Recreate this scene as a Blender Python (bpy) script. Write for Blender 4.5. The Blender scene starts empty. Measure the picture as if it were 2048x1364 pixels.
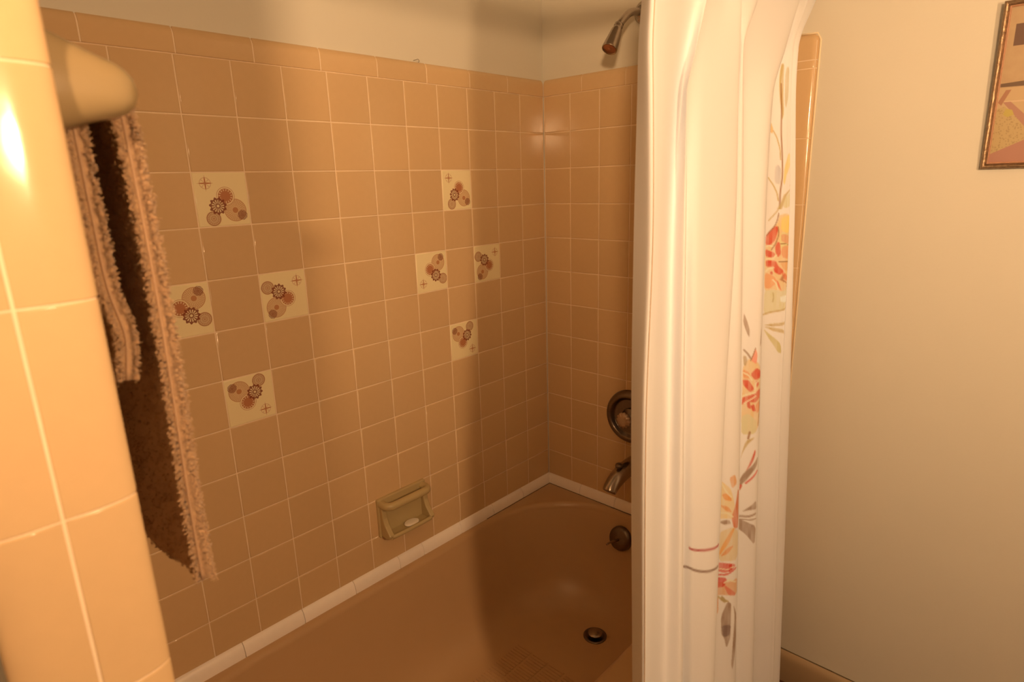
import bpy, bmesh, math, random
import numpy as np
from mathutils import Matrix, Vector

scene = bpy.context.scene
col = scene.collection
R = math.radians

# ------------------------------------------------------------------ camera
cd = bpy.data.cameras.new('camera')
cd.sensor_fit = 'HORIZONTAL'; cd.sensor_width = 36.0
cd.lens = 1229.39*36.0/2048.0
cd.clip_start = 0.02
cam = bpy.data.objects.new('camera', cd); col.objects.link(cam)
cam.location = (-1.59337, -1.33214, 1.41955)
cam.rotation_euler = (R(75.46758), R(1.65839), R(-47.16917))
cd.dof.use_dof = True; cd.dof.focus_distance = 1.75; cd.dof.aperture_fstop = 6.3
scene.camera = cam

# ------------------------------------------------------------------ world, exposure
w = bpy.data.worlds.new('world'); scene.world = w; w.use_nodes = True
w.node_tree.nodes['Background'].inputs[0].default_value = (0.9, 0.6, 0.35, 1)
w.node_tree.nodes['Background'].inputs[1].default_value = 0.0
vs = scene.view_settings
scene.display_settings.display_device = 'sRGB'
vs.view_transform = 'Standard'; vs.look = 'None'; vs.gamma = 1.0; vs.use_curve_mapping = False
vs.exposure = 0.0
scene.cycles.use_denoising = True
cy = scene.cycles; cy.use_light_tree = False
cy.max_bounces = 6; cy.diffuse_bounces = 5; cy.glossy_bounces = 3; cy.transmission_bounces = 3
cy.caustics_reflective = False; cy.caustics_refractive = False
BULB_COLOUR = (1.0, 0.61, 0.31)
BULBS = [((-1.29, -1.86, 1.53), 780.0, .040), ((-2.24, -1.83, 1.75), 840.0, .070)]   # centre, radiance, radius

# ------------------------------------------------------------------ helpers
def link(o, parent=None):
    col.objects.link(o)
    if parent is not None: o.parent = parent
    return o
def area_normals(me):
    n = np.zeros((len(me.vertices), 3))
    for p in me.polygons:
        v = np.array(p.normal)*p.area
        for i in p.vertices: n[i] += v
    n /= np.maximum(np.linalg.norm(n, axis=1)[:, None], 1e-12)
    me.polygons.foreach_set('use_smooth', [True]*len(me.polygons))
    me.normals_split_custom_set_from_vertices([tuple(v) for v in n])
def mesh_bm(name, bm, mat, smooth='area'):
    bmesh.ops.recalc_face_normals(bm, faces=bm.faces)
    me = bpy.data.meshes.new(name); bm.to_mesh(me); bm.free()
    if mat: me.materials.append(mat)
    if smooth == 'area': area_normals(me)
    elif smooth: me.polygons.foreach_set('use_smooth', [True]*len(me.polygons))
    return me
def mesh_raw(name, v, f, mat, smooth=True):
    me = bpy.data.meshes.new(name); me.from_pydata([tuple(map(float, p)) for p in v], [], f); me.update()
    if mat: me.materials.append(mat)
    if smooth: me.polygons.foreach_set('use_smooth', [True]*len(me.polygons))
    return me
def obj(name, me, parent=None, mw=None):
    o = bpy.data.objects.new(name, me)
    if mw is not None: o.matrix_world = mw
    return link(o, parent)
def empty(name, loc=(0, 0, 0)):
    o = bpy.data.objects.new(name, None); o.empty_display_size = .05; o.location = loc
    return link(o)
def tag(o, label, cat, group=None, kind=None):
    o['label'] = label; o['category'] = cat
    if group: o['group'] = group
    if kind: o['kind'] = kind
    return o
def child(name, me, root):
    """geometry given in world space, parented under an Empty that sits at the thing's base"""
    o = bpy.data.objects.new(name, me); link(o, root)
    o.matrix_parent_inverse = Matrix.Translation(root.location).inverted()
    return o
def structure(o, label, cat):
    o['kind'] = 'structure'; o['label'] = label; o['category'] = cat
    return o
def box_bm(bm, x0, x1, y0, y1, z0, z1, bevel=0, seg=2):
    r = bmesh.ops.create_cube(bm, size=1)
    vs_ = r['verts']
    bmesh.ops.scale(bm, vec=(x1-x0, y1-y0, z1-z0), verts=vs_)
    bmesh.ops.translate(bm, vec=((x0+x1)/2, (y0+y1)/2, (z0+z1)/2), verts=vs_)
    if bevel:
        es = list({e for v in vs_ for e in v.link_edges})
        bmesh.ops.bevel(bm, geom=es, offset=bevel, segments=seg, profile=.5, affect='EDGES')
def box_mesh(name, b, mat, bevel=0, seg=2):
    bm = bmesh.new(); box_bm(bm, *b, bevel=bevel, seg=seg); return mesh_bm(name, bm, mat)
def lathe(prof, axis_o, axis_d, n=40, mat=None, name='lathe'):
    """profile of (radius, distance along the axis) turned around an axis"""
    d = Vector(axis_d).normalized(); a = d.orthogonal().normalized(); b = d.cross(a); o = Vector(axis_o)
    v, f = [], []
    for r, h in prof:
        for k in range(n):
            t = 2*math.pi*k/n
            v.append(o+d*h+a*(r*math.cos(t))+b*(r*math.sin(t)))
    for i in range(len(prof)-1):
        for k in range(n):
            f.append((i*n+k, i*n+(k+1) % n, (i+1)*n+(k+1) % n, (i+1)*n+k))
    f.append(tuple(range(n))[::-1]); f.append(tuple((len(prof)-1)*n+k for k in range(n)))
    bm = bmesh.new(); me = mesh_raw('t', v, f, None, False); bm.from_mesh(me); bpy.data.meshes.remove(me)
    bmesh.ops.remove_doubles(bm, verts=bm.verts, dist=1e-6)
    return mesh_bm(name, bm, mat)
def tube(path, radius, n=16, closed_ends=True):
    """vertices and faces of a tube along points (radius may be a list)"""
    P = [Vector(p) for p in path]; m = len(P)
    rad = radius if isinstance(radius, (list, tuple)) else [radius]*m
    t0 = (P[1]-P[0]).normalized(); a = t0.orthogonal().normalized()
    v, f = [], []
    for i in range(m):
        t = (P[min(i+1, m-1)]-P[max(i-1, 0)]).normalized()
        a = (a-t*a.dot(t)).normalized(); b = t.cross(a)
        for k in range(n):
            q = 2*math.pi*k/n
            v.append(P[i]+a*(rad[i]*math.cos(q))+b*(rad[i]*math.sin(q)))
    for i in range(m-1):
        for k in range(n):
            f.append((i*n+k, i*n+(k+1) % n, (i+1)*n+(k+1) % n, (i+1)*n+k))
    if closed_ends:
        f.append(tuple(range(n))[::-1]); f.append(tuple((m-1)*n+k for k in range(n)))
    return v, f
def smooth_path(pts, sub=8):
    P = [Vector(p) for p in pts]; out = []
    for i in range(len(P)-1):
        a, b, c, d = P[max(i-1, 0)], P[i], P[i+1], P[min(i+2, len(P)-1)]
        for q in range(sub):
            t = q/sub
            out.append(a*(-.5*t+t*t-.5*t**3)+b*(1-2.5*t*t+1.5*t**3)+c*(.5*t+2*t*t-1.5*t**3)+d*(-.5*t*t+.5*t**3))
    out.append(P[-1]); return out
def frame(xv, yv, zv, o):
    m = Matrix.Identity(4)
    for i, v in enumerate((xv, yv, zv)):
        for r in range(3): m[r][i] = v[r]
    for r in range(3): m[r][3] = o[r]
    return m

# ------------------------------------------------------------------ node expressions
class E:
    nt = None
    def __init__(s, x): s.x = x
    @staticmethod
    def op(o, *a):
        n = E.nt.nodes.new('ShaderNodeMath'); n.operation = o
        for i, q in enumerate(a):
            if isinstance(q, E): q = q.x
            if isinstance(q, (int, float)): n.inputs[i].default_value = q
            else: E.nt.links.new(q, n.inputs[i])
        return E(n.outputs[0])
    def __add__(s, o): return E.op('ADD', s, o)
    def __radd__(s, o): return E.op('ADD', o, s)
    def __sub__(s, o): return E.op('SUBTRACT', s, o)
    def __rsub__(s, o): return E.op('SUBTRACT', o, s)
    def __mul__(s, o): return E.op('MULTIPLY', s, o)
    def __rmul__(s, o): return E.op('MULTIPLY', o, s)
    def __truediv__(s, o): return E.op('DIVIDE', s, o)
    def __lt__(s, o): return E.op('LESS_THAN', s, o)
    def __gt__(s, o): return E.op('GREATER_THAN', s, o)
def emix(colour, other, mask):
    n = E.nt.nodes.new('ShaderNodeMix'); n.data_type = 'RGBA'
    for sock, q in ((n.inputs[6], colour), (n.inputs[7], other)):
        if isinstance(q, tuple): sock.default_value = (*q, 1)
        else: E.nt.links.new(q, sock)
    if isinstance(mask, E): E.nt.links.new(mask.x, n.inputs[0])
    else: n.inputs[0].default_value = mask
    return n.outputs[2]
def ring(d, a, b): return (d > a)*(d < b)
def lin(c):
    f = lambda u: u/12.92 if u <= .04045 else ((u+.055)/1.055)**2.4
    return tuple(f(x/255.) for x in c)

# ------------------------------------------------------------------ materials
def material(name, colour, rough=.5, metallic=0., spec=.5, mottle=0., mscale=30, bump=0., bscale=200, vary=0., coat=0., sheen=0.):
    m = bpy.data.materials.new(name); m.use_nodes = True
    nt = m.node_tree; b = nt.nodes['Principled BSDF']; E.nt = nt
    b.inputs['Base Color'].default_value = (*colour, 1)
    b.inputs['Roughness'].default_value = rough; b.inputs['Metallic'].default_value = metallic
    b.inputs['Specular IOR Level'].default_value = spec
    b.inputs['Coat Weight'].default_value = coat
    b.inputs['Sheen Weight'].default_value = sheen
    tc = nt.nodes.new('ShaderNodeTexCoord')
    if mottle or vary:
        f = None
        if mottle:
            nz = nt.nodes.new('ShaderNodeTexNoise'); nz.inputs['Scale'].default_value = mscale; nz.inputs['Detail'].default_value = 3
            nt.links.new(tc.outputs['Object'], nz.inputs['Vector'])
            f = (E(nz.outputs[0])-.5)*(2*mottle)+1
        if vary:
            oi = nt.nodes.new('ShaderNodeObjectInfo')
            g = (E(oi.outputs['Random'])-.5)*(2*vary)+1
            f = g if f is None else f*g
        hv = nt.nodes.new('ShaderNodeHueSaturation'); hv.inputs['Color'].default_value = (*colour, 1)
        nt.links.new(f.x, hv.inputs['Value']); nt.links.new(hv.outputs[0], b.inputs['Base Color'])
    if bump:
        nz = nt.nodes.new('ShaderNodeTexNoise'); nz.inputs['Scale'].default_value = bscale; nz.inputs['Detail'].default_value = 2
        nt.links.new(tc.outputs['Object'], nz.inputs['Vector'])
        bp = nt.nodes.new('ShaderNodeBump'); bp.inputs['Strength'].default_value = bump; bp.inputs['Distance'].default_value = .002
        nt.links.new(nz.outputs[0], bp.inputs['Height']); nt.links.new(bp.outputs[0], b.inputs['Normal'])
    return m
TILE = (.625, .448, .255)
M = {}
M['tile'] = material('almond_glaze', TILE, .12, spec=.42, mottle=.03, mscale=60, bump=.05, bscale=45, vary=.035)
M['grout'] = material('cream_grout', (.82, .68, .50), .8, bump=.3, bscale=400, mottle=.12, mscale=25)
M['paint'] = material('cream_wall_paint', (.665, .645, .565), .55, spec=.3, mottle=.02, mscale=6, bump=.12, bscale=130)
M['ceiling'] = material('ceiling_paint', (.34, .30, .24), .8)  # unseen ceiling, kept dark to lower the bounced light
M['dim_wall'] = material('bounce_cutting_wall', (.09, .05, .025), .5, mottle=.3, mscale=8)  # unseen walls made dark so they throw back little light
M['floor'] = material('dark_floor', (.10, .035, .022), .45, mottle=.2, mscale=20)
M['tub'] = material('tan_enamel', (.50, .335, .185), .28, mottle=.03, mscale=12, bump=.04, bscale=60)
M['trim'] = material('white_ceramic_trim', (.92, .87, .83), .35, mottle=.03, mscale=50, vary=.03)
M['olive'] = material('olive_tan_ceramic', (.47, .375, .195), .2, mottle=.02, mscale=30)
M['post'] = material('tan_ceramic_post', (.30, .225, .12), .25, mottle=.02, mscale=30)
M['chrome'] = material('aged_chrome', (.40, .34, .29), .22, metallic=1., mottle=.12, mscale=90)
M['dark_chrome'] = material('tarnished_chrome', (.20, .16, .13), .3, metallic=1., mottle=.2, mscale=120)
M['copper_face'] = material('shower_head_face', (.45, .20, .10), .35, metallic=.7)
M['clear'] = material('clear_acrylic_knob', (.55, .42, .32), .1, metallic=.5)
M['soap'] = material('white_soap', (.86, .80, .70), .5)
M['caulk'] = material('pale_caulk', (.88, .76, .55), .6)
M['base'] = material('baseboard_paint', (.42, .31, .19), .4, mottle=.03)
M['bowl'] = material('opaque_cutoff_bowl', (.10, .06, .03), .4)  # for the added bowl that shapes the globe's light
M['steel'] = material('rod_steel', (.6, .58, .55), .3, metallic=1.)
M['black'] = material('dark_gap', (.02, .015, .01), .6)
M['towel'] = material('mauve_brown_terry', (.52, .335, .19), .95, spec=.1, mottle=.15, mscale=300, sheen=.3)
M['binding'] = material('towel_binding_thread', (.44, .29, .185), .9, spec=.1, mottle=.15, mscale=600)

# ================================================================== SETTING
P = .1095                      # tile pitch
ZT = 1.675                     # top of the square tiles
ZC = 1.723                     # top of the cap
PAINT = .006                   # painted surface lies behind the tile face
PX0, PX1, PY = -1.578, -1.478, -.827      # partition: both faces and its tiled end
RX0, RY0, RZ1 = -3.60, -3.60, 2.40        # room limits

fl = obj('floor', box_mesh('floor', (RX0, .1, RY0, .1, -.08, 0), M['floor']))
structure(fl, 'dark brown bathroom floor under the baseboard', 'floor')
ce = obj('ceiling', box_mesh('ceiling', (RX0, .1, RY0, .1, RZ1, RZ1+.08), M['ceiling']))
structure(ce, 'flat ceiling above the tub, darkened to cut bounced light', 'ceiling')
wb = obj('wall_back', box_mesh('wall_back', (RX0, .1, PAINT, .1, 0, RZ1), M['paint']))
structure(wb, 'long wall behind the tub, almond tile below cream paint', 'wall')
wr = obj('wall_right', box_mesh('wall_right', (PAINT, .1, RY0, PAINT, 0, RZ1), M['paint']))
structure(wr, 'cream painted wall with shower fittings on its tiled end', 'wall')
wf = obj('wall_front', box_mesh('wall_front', (RX0, .1, RY0-.1, RY0, 0, RZ1), M['dim_wall']))
structure(wf, 'unseen wall behind the camera, darkened to cut bounced light', 'wall')
wo = obj('wall_left', box_mesh('wall_left', (RX0-.1, RX0, RY0-.1, 0.1, 0, RZ1), M['dim_wall']))
structure(wo, 'unseen wall at the far left of the room, darkened to cut bounced light', 'wall')
wp = obj('wall_partition', box_mesh('wall_partition', (PX0+.0065, PX1-.0065, PY+.0065, PAINT, 0, RZ1), M['paint']))
structure(wp, 'narrow partition wall in the foreground with rounded cream tiled end', 'wall')

# ---- square tile: one mesh, front edges rounded
def tile_mesh(name, mat, a=.1078, b=.1078):
    bm = bmesh.new(); box_bm(bm, -a/2, a/2, -b/2, b/2, -.0065, 0)
    for f_ in [f_ for f_ in bm.faces if f_.normal.z < -.5]: bm.faces.remove(f_)
    es = [e for e in bm.edges if all(abs(v.co.z) < 1e-6 for v in e.verts)]
    bmesh.ops.bevel(bm, geom=es, offset=.0028, segments=3, profile=.5, affect='EDGES')
    return mesh_bm(name, bm, mat)
ME_TILE = tile_mesh('tile', M['tile'])
def bull_mesh(name, length, width=.0495, r=.011, thick=.0115, mat=None, k_=1.6):
    """flat trim tile; local x = across (rounded long edge at +x), y = along, z = outward"""
    bm = bmesh.new(); box_bm(bm, -width/2, width/2, -length/2, length/2, -thick, 0)
    for f_ in [f_ for f_ in bm.faces if f_.normal.z < -.5]: bm.faces.remove(f_)
    bm.edges.ensure_lookup_table()
    e1 = [e for e in bm.edges if all(abs(v.co.z) < 1e-6 and v.co.x > 0 for v in e.verts)]
    # k_ flattens the quarter round so that the curve runs well onto the face
    for v_ in bm.verts: v_.co.z *= k_
    thick *= k_
    bmesh.ops.bevel(bm, geom=e1, offset=r*k_, segments=8, profile=.5, affect='EDGES')
    for v_ in bm.verts: v_.co.z /= k_
    thick /= k_
    e2 = [e for e in bm.edges if (all(abs(abs(v.co.y)-length/2) < 1e-6 for v in e.verts) and len(e.link_faces) == 2
          and any(abs(f_.normal.y) > .9 for f_ in e.link_faces) and not all(abs(f_.normal.y) > .9 for f_ in e.link_faces)
          and any(v.co.z > -thick+1e-5 for v in e.verts) and max(v.co.x for v in e.verts) > -width/2+1e-5)
          or all(v.co.x < -width/2+1e-6 and abs(v.co.z) < 1e-6 for v in e.verts)]
    bmesh.ops.bevel(bm, geom=e2, offset=.0016, segments=2, profile=.5, affect='EDGES')
    return mesh_bm(name, bm, mat or M['tile'])
ME_BULL = bull_mesh('bullnose_tile', .1527)
ME_END = bull_mesh('bullnose_tile', .1527, k_=2.8)

rng = random.Random(4)
def wobble(): return Matrix.Rotation(R(rng.uniform(-.12, .12)), 4, 'X') @ Matrix.Rotation(R(rng.uniform(-.12, .12)), 4, 'Y')
BX, BY, BZ = (1, 0, 0), (0, 0, 1), (0, -1, 0)        # back wall: tile x, y, outward
QX, QY, QZ = (0, -1, 0), (0, 0, 1), (-1, 0, 0)       # right wall
LX, LY, LZ = (0, 1, 0), (0, 0, 1), (1, 0, 0)         # tub side of the partition

# ---- printed tile material (flat print: lace rounds and a compass star)
dm = bpy.data.materials.new('printed_cream_glaze'); dm.use_nodes = True; E.nt = dm.node_tree
bs = dm.node_tree.nodes['Principled BSDF']; bs.inputs['Roughness'].default_value = .12
tc = dm.node_tree.nodes.new('ShaderNodeTexCoord'); sp = dm.node_tree.nodes.new('ShaderNodeSeparateXYZ')
dm.node_tree.links.new(tc.outputs['Object'], sp.inputs[0])
tx, ty = E(sp.outputs[0])*(1/.1085), E(sp.outputs[1])*(1/.1085)
def polar(cx, cy, rad):
    dx, dy = tx-cx, ty-cy
    return E.op('SQRT', dx*dx+dy*dy)/rad, E.op('ARCTAN2', dy, dx)
def spokes(a, n, lim, ph=0.): return E.op('SINE', a*n+ph) > lim
CREAM = (.84, .75, .48)
ink1, ink2, ink3, ink4 = (.44, .18, .08), (.40, .12, .05), (.21, .05, .03), (.36, .15, .08)
c = CREAM
d, a = polar(.22, -.21, .215)                                     # big pale round
c = emix(c, (.60, .37, .19), (d < 1)*.45)
m_ = ring(d, .93, 1)*.75+ring(d, .66, .90)*spokes(a, 34, -.1)*.6+ring(d, .30, .60)*spokes(a, 22, .1)*.6+(d < .26)*.85+ring(d, .61, .65)*.5
c = emix(c, ink1, E.op('MINIMUM', m_, 1.))
d, a = polar(.066, .06, .172)                                     # solid round with a pale rim
c = emix(c, CREAM, (d < 1)*.9)
m_ = ring(d, .94, 1)*.7+(d < .82)*(.88-ring(d, .56, .76)*spokes(a, 15, .45)*.7)
c = emix(c, ink2, m_)
d, a = polar(-.21, -.35, .138)                                    # ringed lace round
m_ = ring(d, .84, 1)*.85+(d < .84)*.45+ring(d, .55, .76)*spokes(a, 18, .0)*.4+ring(d, .2, .42)*spokes(a, 10, .0)*.4+(d < .1)*.5
c = emix(c, ink4, m_)
d, a = polar(-.10, -.12, .178)                                    # dark toothed wheel
edge = E.op('SINE', a*11)*.09+.86
m_ = (d < edge)*(.92-ring(d, .26, .66)*spokes(a, 14, .0)*.8-(d < .15)*.8)
c = emix(c, ink3, m_)
d, a = polar(.35, -.31, .095)                                     # small dark flower
m_ = (d < 1)*(.35+spokes(a+d*2.5, 8, .0)*.5+(d < .25)*.1)
c = emix(c, ink3, m_)
d, a = polar(-.28, .305, .155)                                    # compass star
dx, dy = E.op('ABSOLUTE', tx+.28), E.op('ABSOLUTE', ty-.305)
arm = E.op('MAXIMUM', ((dx*9+dy) < .155), ((dy*9+dx) < .155))
m_ = arm*.75+ring(d, .62, .70)*.45+(d < .6)*spokes(a, 8, .55, 1.57)*.35
c = emix(c, ink2, E.op('MINIMUM', m_, 1.))
dm.node_tree.links.new(c, bs.inputs['Base Color'])
ME_DECO = tile_mesh('decorated_tile', dm)
DECO = {(9, 2): 0, (10, 4): 90, (8, 4): -90, (9, 6): 180, (3, 2): 0, (4, 4): 90, (2, 4): -90, (3, 6): 180}

# ---- back wall: grout bed, square tiles, cap
W0 = .1115
grout = obj('grout', box_mesh('grout', (PX1, 0, .0016, PAINT, .30, ZC-.012), M['grout']), wb)
obj('cap_grout', bull_mesh('cap_grout', -PX1, .0485, .011, .0115, M['grout']), wb, frame((0, 0, 1), (-1, 0, 0), (0, -1, 0), (PX1/2, -.0003, ZT+.0245)))
def back_joint(i): return 0. if i == 0 else -(W0+P*(i-1))
for i in range(13):
    for j in range(12):
        x = (back_joint(i+1)+P/2) if i else -W0+P/2
        deco = (i, j) in DECO
        if i == 12:
            x0, x1 = PX1+.002, back_joint(12)-.0008
            if j == 0: me_cut = tile_mesh('cut_tile', M['tile'], x1-x0, .1078)
            me = me_cut; x = (x0+x1)/2
        else: me = ME_DECO if deco else ME_TILE
        mw = frame(BX, BY, BZ, (x, 0, ZT-P*(j+.5))) @ wobble()
        if deco: mw = mw @ Matrix.Rotation(R(DECO[(i, j)]), 4, 'Z')
        o = obj('decorated_tile' if deco else 'tile', me, wb, mw)
        if deco: o['label'] = 'cream tile printed with brown lace rounds and a compass star'
def cap_piece(parent, L, mw):
    L -= .0012
    obj('cap_tile', ME_BULL if abs(L-.1527) < .0015 else bull_mesh('bullnose_tile', L), parent, mw @ wobble())
CW = .0495
js = [-.002, -.164]
while js[-1] > PX1+.154: js.append(js[-1]-.1545)
js.append(PX1)
for a1, a0 in zip(js[:-1], js[1:]):
    cap_piece(wb, a1-a0, frame((0, 0, 1), (-1, 0, 0), (0, -1, 0), ((a0+a1)/2, -.0012, ZT+.0006+CW/2)))
# ---- right wall
obj('grout', box_mesh('grout', (.0016, PAINT, -.812, 0, .30, ZC-.012), M['grout']), wr)
obj('cap_grout', bull_mesh('cap_grout', .766, .0485, .011, .0115, M['grout']), wr, frame((0, 0, 1), (0, 1, 0), (-1, 0, 0), (-.0003, -.383, ZT+.0245)))
obj('strip_grout', bull_mesh('strip_grout', 1.60, .0480, .011, .0115, M['grout']), wr, frame((0, -1, 0), (0, 0, 1), (-1, 0, 0), (-.0003, -.8165+.0250, .888)))
V0 = .105
ME_CUT = tile_mesh('cut_tile', M['tile'], V0-.0035, .1078)
for k in range(7):
    for j in range(12):
        y = -(V0/2+.001) if k == 0 else -(V0+P*(k-.5))
        obj('tile', ME_CUT if k == 0 else ME_TILE, wr, frame(QX, QY, QZ, (0, y, ZT-P*(j+.5))) @ wobble())
js = [-.002, -.1503, -.304, -.458, -.612, -.766]
for a1, a0 in zip(js[:-1], js[1:]):
    cap_piece(wr, a1-a0, frame((0, 0, 1), (0, 1, 0), (-1, 0, 0), (-.0012, (a0+a1)/2, ZT+.0006+CW/2)))
# vertical bullnose strip at the room side of the right wall tiling
EDGE_Y = -.8165
zj = [1.6700, 1.6520]
while zj[-1] > .12: zj.append(zj[-1]-.1535)
for z1, z0 in zip(zj[:-1], zj[1:]):
    L = z1-z0-.0014
    me = ME_BULL if abs(L-.1527) < .0015 else bull_mesh('bullnose_tile', L)
    obj('bullnose_tile', me, wr, frame((0, -1, 0), (0, 0, 1), (-1, 0, 0), (-.0012, EDGE_Y+CW/2, (z0+z1)/2)) @ wobble())
# rounded outer corner piece
v, f = [], []; NG, CR, CH = 22, .0176, .028
for i in range(NG+1):
    for j in range(NG+1):
        u_, t_ = 1-(1-i/NG)**1.8, 1-(1-j/NG)**1.8              # finer towards the rounded edges
        dx_, dy_ = CW*(1-u_), 2*CH*(1-t_)
        a_, c_ = max(0., CR-dx_), max(0., CR-dy_); q = math.hypot(a_, c_)
        if q > CR: a_, c_ = a_*CR/q, c_*CR/q; q = CR
        px = CW/2-(CR-a_) if a_ > 0 else CW/2-dx_
        py = CH-(CR-c_) if c_ > 0 else CH-dy_
        v.append((px, py, -.0112*(1-math.sqrt(max(0., 1-(q/CR)**2)))))
for i in range(NG):
    for j in range(NG): f.append((i*(NG+1)+j, (i+1)*(NG+1)+j, (i+1)*(NG+1)+j+1, i*(NG+1)+j+1))
me_corner = mesh_raw('corner_tile', v, f, M['tile'])
obj('corner_tile', me_corner, wr, frame((0, -1, 0), (0, 0, 1), (-1, 0, 0), (-.0012, EDGE_Y+CW/2, 1.6705+.0285)))
# caulk bead along the strip
v, f = tube([(PAINT-.0006, EDGE_Y-.0015, .12), (PAINT-.0006, EDGE_Y-.0015, 1.712), (PAINT-.0006, EDGE_Y+.006, 1.7265), (PAINT-.0006, EDGE_Y+.045, 1.728)], .0022, 8)
obj('caulk_bead', mesh_raw('caulk_bead', v, f, M['caulk']), wr)
# ---- partition: two columns of bullnose on its end, tiles on the tub side
zs_ = [1.3477+.1535*4]
while zs_[-1] > .1: zs_.append(zs_[-1]-.1535)
for z1, z0 in zip(zs_[:-1], zs_[1:]):
    obj('bullnose_tile', ME_END, wp, frame((1, 0, 0), (0, 0, 1), (0, -1, 0), (PX1-CW/2+.0004, PY, (z0+z1)/2)) @ wobble())
    obj('bullnose_tile', ME_END, wp, frame((-1, 0, 0), (0, 0, -1), (0, -1, 0), (PX0+CW/2-.0004, PY, (z0+z1)/2)) @ wobble())
obj('end_grout', bull_mesh('end_grout', zs_[0], .0505, .011, .0115, M['grout'], 2.8), wp, frame((1, 0, 0), (0, 0, 1), (0, -1, 0), (PX1-.0256, PY+.0009, zs_[0]/2)))
obj('end_grout', bull_mesh('end_grout', zs_[0], .0505, .011, .0115, M['grout'], 2.8), wp, frame((-1, 0, 0), (0, 0, -1), (0, -1, 0), (PX0+.0256, PY+.0009, zs_[0]/2)))
obj('grout', box_mesh('grout', (PX1-.0066, PX1-.0016, PY+.012, 0, .30, ZC-.012), M['grout']), wp)
for k in range(7):
    for j in range(12):
        obj('tile', ME_TILE, wp, frame(LX, LY, LZ, (PX1, -.002-P*(k+.5), ZT-P*(j+.5))) @ wobble())
ME_SLIM = tile_mesh('cut_tile', M['tile'], .0445, .1078)
for j in range(12):
    obj('tile', ME_SLIM, wp, frame(LX, LY, LZ, (PX1, -.7705-.0228, ZT-P*(j+.5))) @ wobble())
for k in range(5):
    obj('cap_tile', ME_BULL, wp, frame((0, 0, 1), (0, -1, 0), (1, 0, 0), (PX1+.0012, -.002-.1545*(k+.5), ZT+CW/2)) @ wobble())

# ---- white quarter-round along the tub
def cove(name, L):
    prof = [(0, .034)]+[(.0145*math.sin(R(t)), .034*math.cos(R(t))) for t in (12, 25, 40, 55, 70, 82)]+[(.0145, 0)]
    n = len(prof); v, f = [], []
    for q, s in ((0, .0012), (.001, 0), (L-.001, 0), (L, .0012)):
        for d_, h in prof: v.append((q, d_-s if d_ > .002 else d_, h-s if h > .002 else h))
    for i in range(3):
        for k in range(n-1): f.append((i*n+k, i*n+k+1, (i+1)*n+k+1, (i+1)*n+k))
    f += [tuple(range(n))[::-1], tuple(3*n+k for k in range(n))]
    bm = bmesh.new(); me = mesh_raw('t', v, f, None, False); bm.from_mesh(me); bpy.data.meshes.remove(me)
    return mesh_bm(name, bm, M['trim'])
TZ = .3455
t1 = empty('trim_1', (0, 0, TZ)); structure(t1, 'white quarter round tile trim along the long tub edge', 'trim')
t2 = empty('trim_2', (0, 0, TZ)); structure(t2, 'white quarter round tile trim below the tub spout', 'trim')
js = [-.001, -.158, -.304, -.45, -.603, -.691, -.841, -.992, -1.146, -1.30, PX1+.001]
for a1, a0 in zip(js[:-1], js[1:]):
    o = obj('trim_piece', cove('trim_piece', a1-a0-.0008), t1, frame((-1, 0, 0), (0, -1, 0), (0, 0, 1), (a1, -.0004, 0)))
js = [-.001, -.1502, -.2949, -.448, -.60, -.752]
for a1, a0 in zip(js[:-1], js[1:]):
    o = obj('trim_piece', cove('trim_piece', a1-a0-.0008), t2, frame((0, 1, 0), (-1, 0, 0), (0, 0, 1), (-.0004, a0+.0008, 0)))
for t_, ax in ((t1, 0), (t2, 1)):       # thin dark gap line under the trim
    b_ = (-.34, -.001, -.0162, -.0005, -.0006, .0012) if ax == 0 else (-.0162, -.0005, -.752, -.001, -.0006, .0012)
    obj('caulk_gap', box_mesh('caulk_gap', b_, M['black']), t_)

# ---- baseboard on the right wall
prof = [(0, 0), (.014, 0), (.014, .070), (.0125, .082), (.009, .0895), (.005, .0945), (0, .097)]
v, f = [], []
for y in (EDGE_Y-.004, RY0):
    for d_, h in prof: v.append((PAINT-d_-.0005, y, h))
n = len(prof)
for k in range(n): f.append((k, (k+1) % n, n+(k+1) % n, n+k))
f += [tuple(range(n)), tuple(range(n, 2*n))[::-1]]
bm = bmesh.new(); me = mesh_raw('t', v, f, None, False); bm.from_mesh(me); bpy.data.meshes.remove(me)
bb = obj('baseboard_right', mesh_bm('baseboard_right', bm, M['base']))
structure(bb, 'tan painted baseboard running along the foot of the right wall', 'baseboard')

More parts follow.
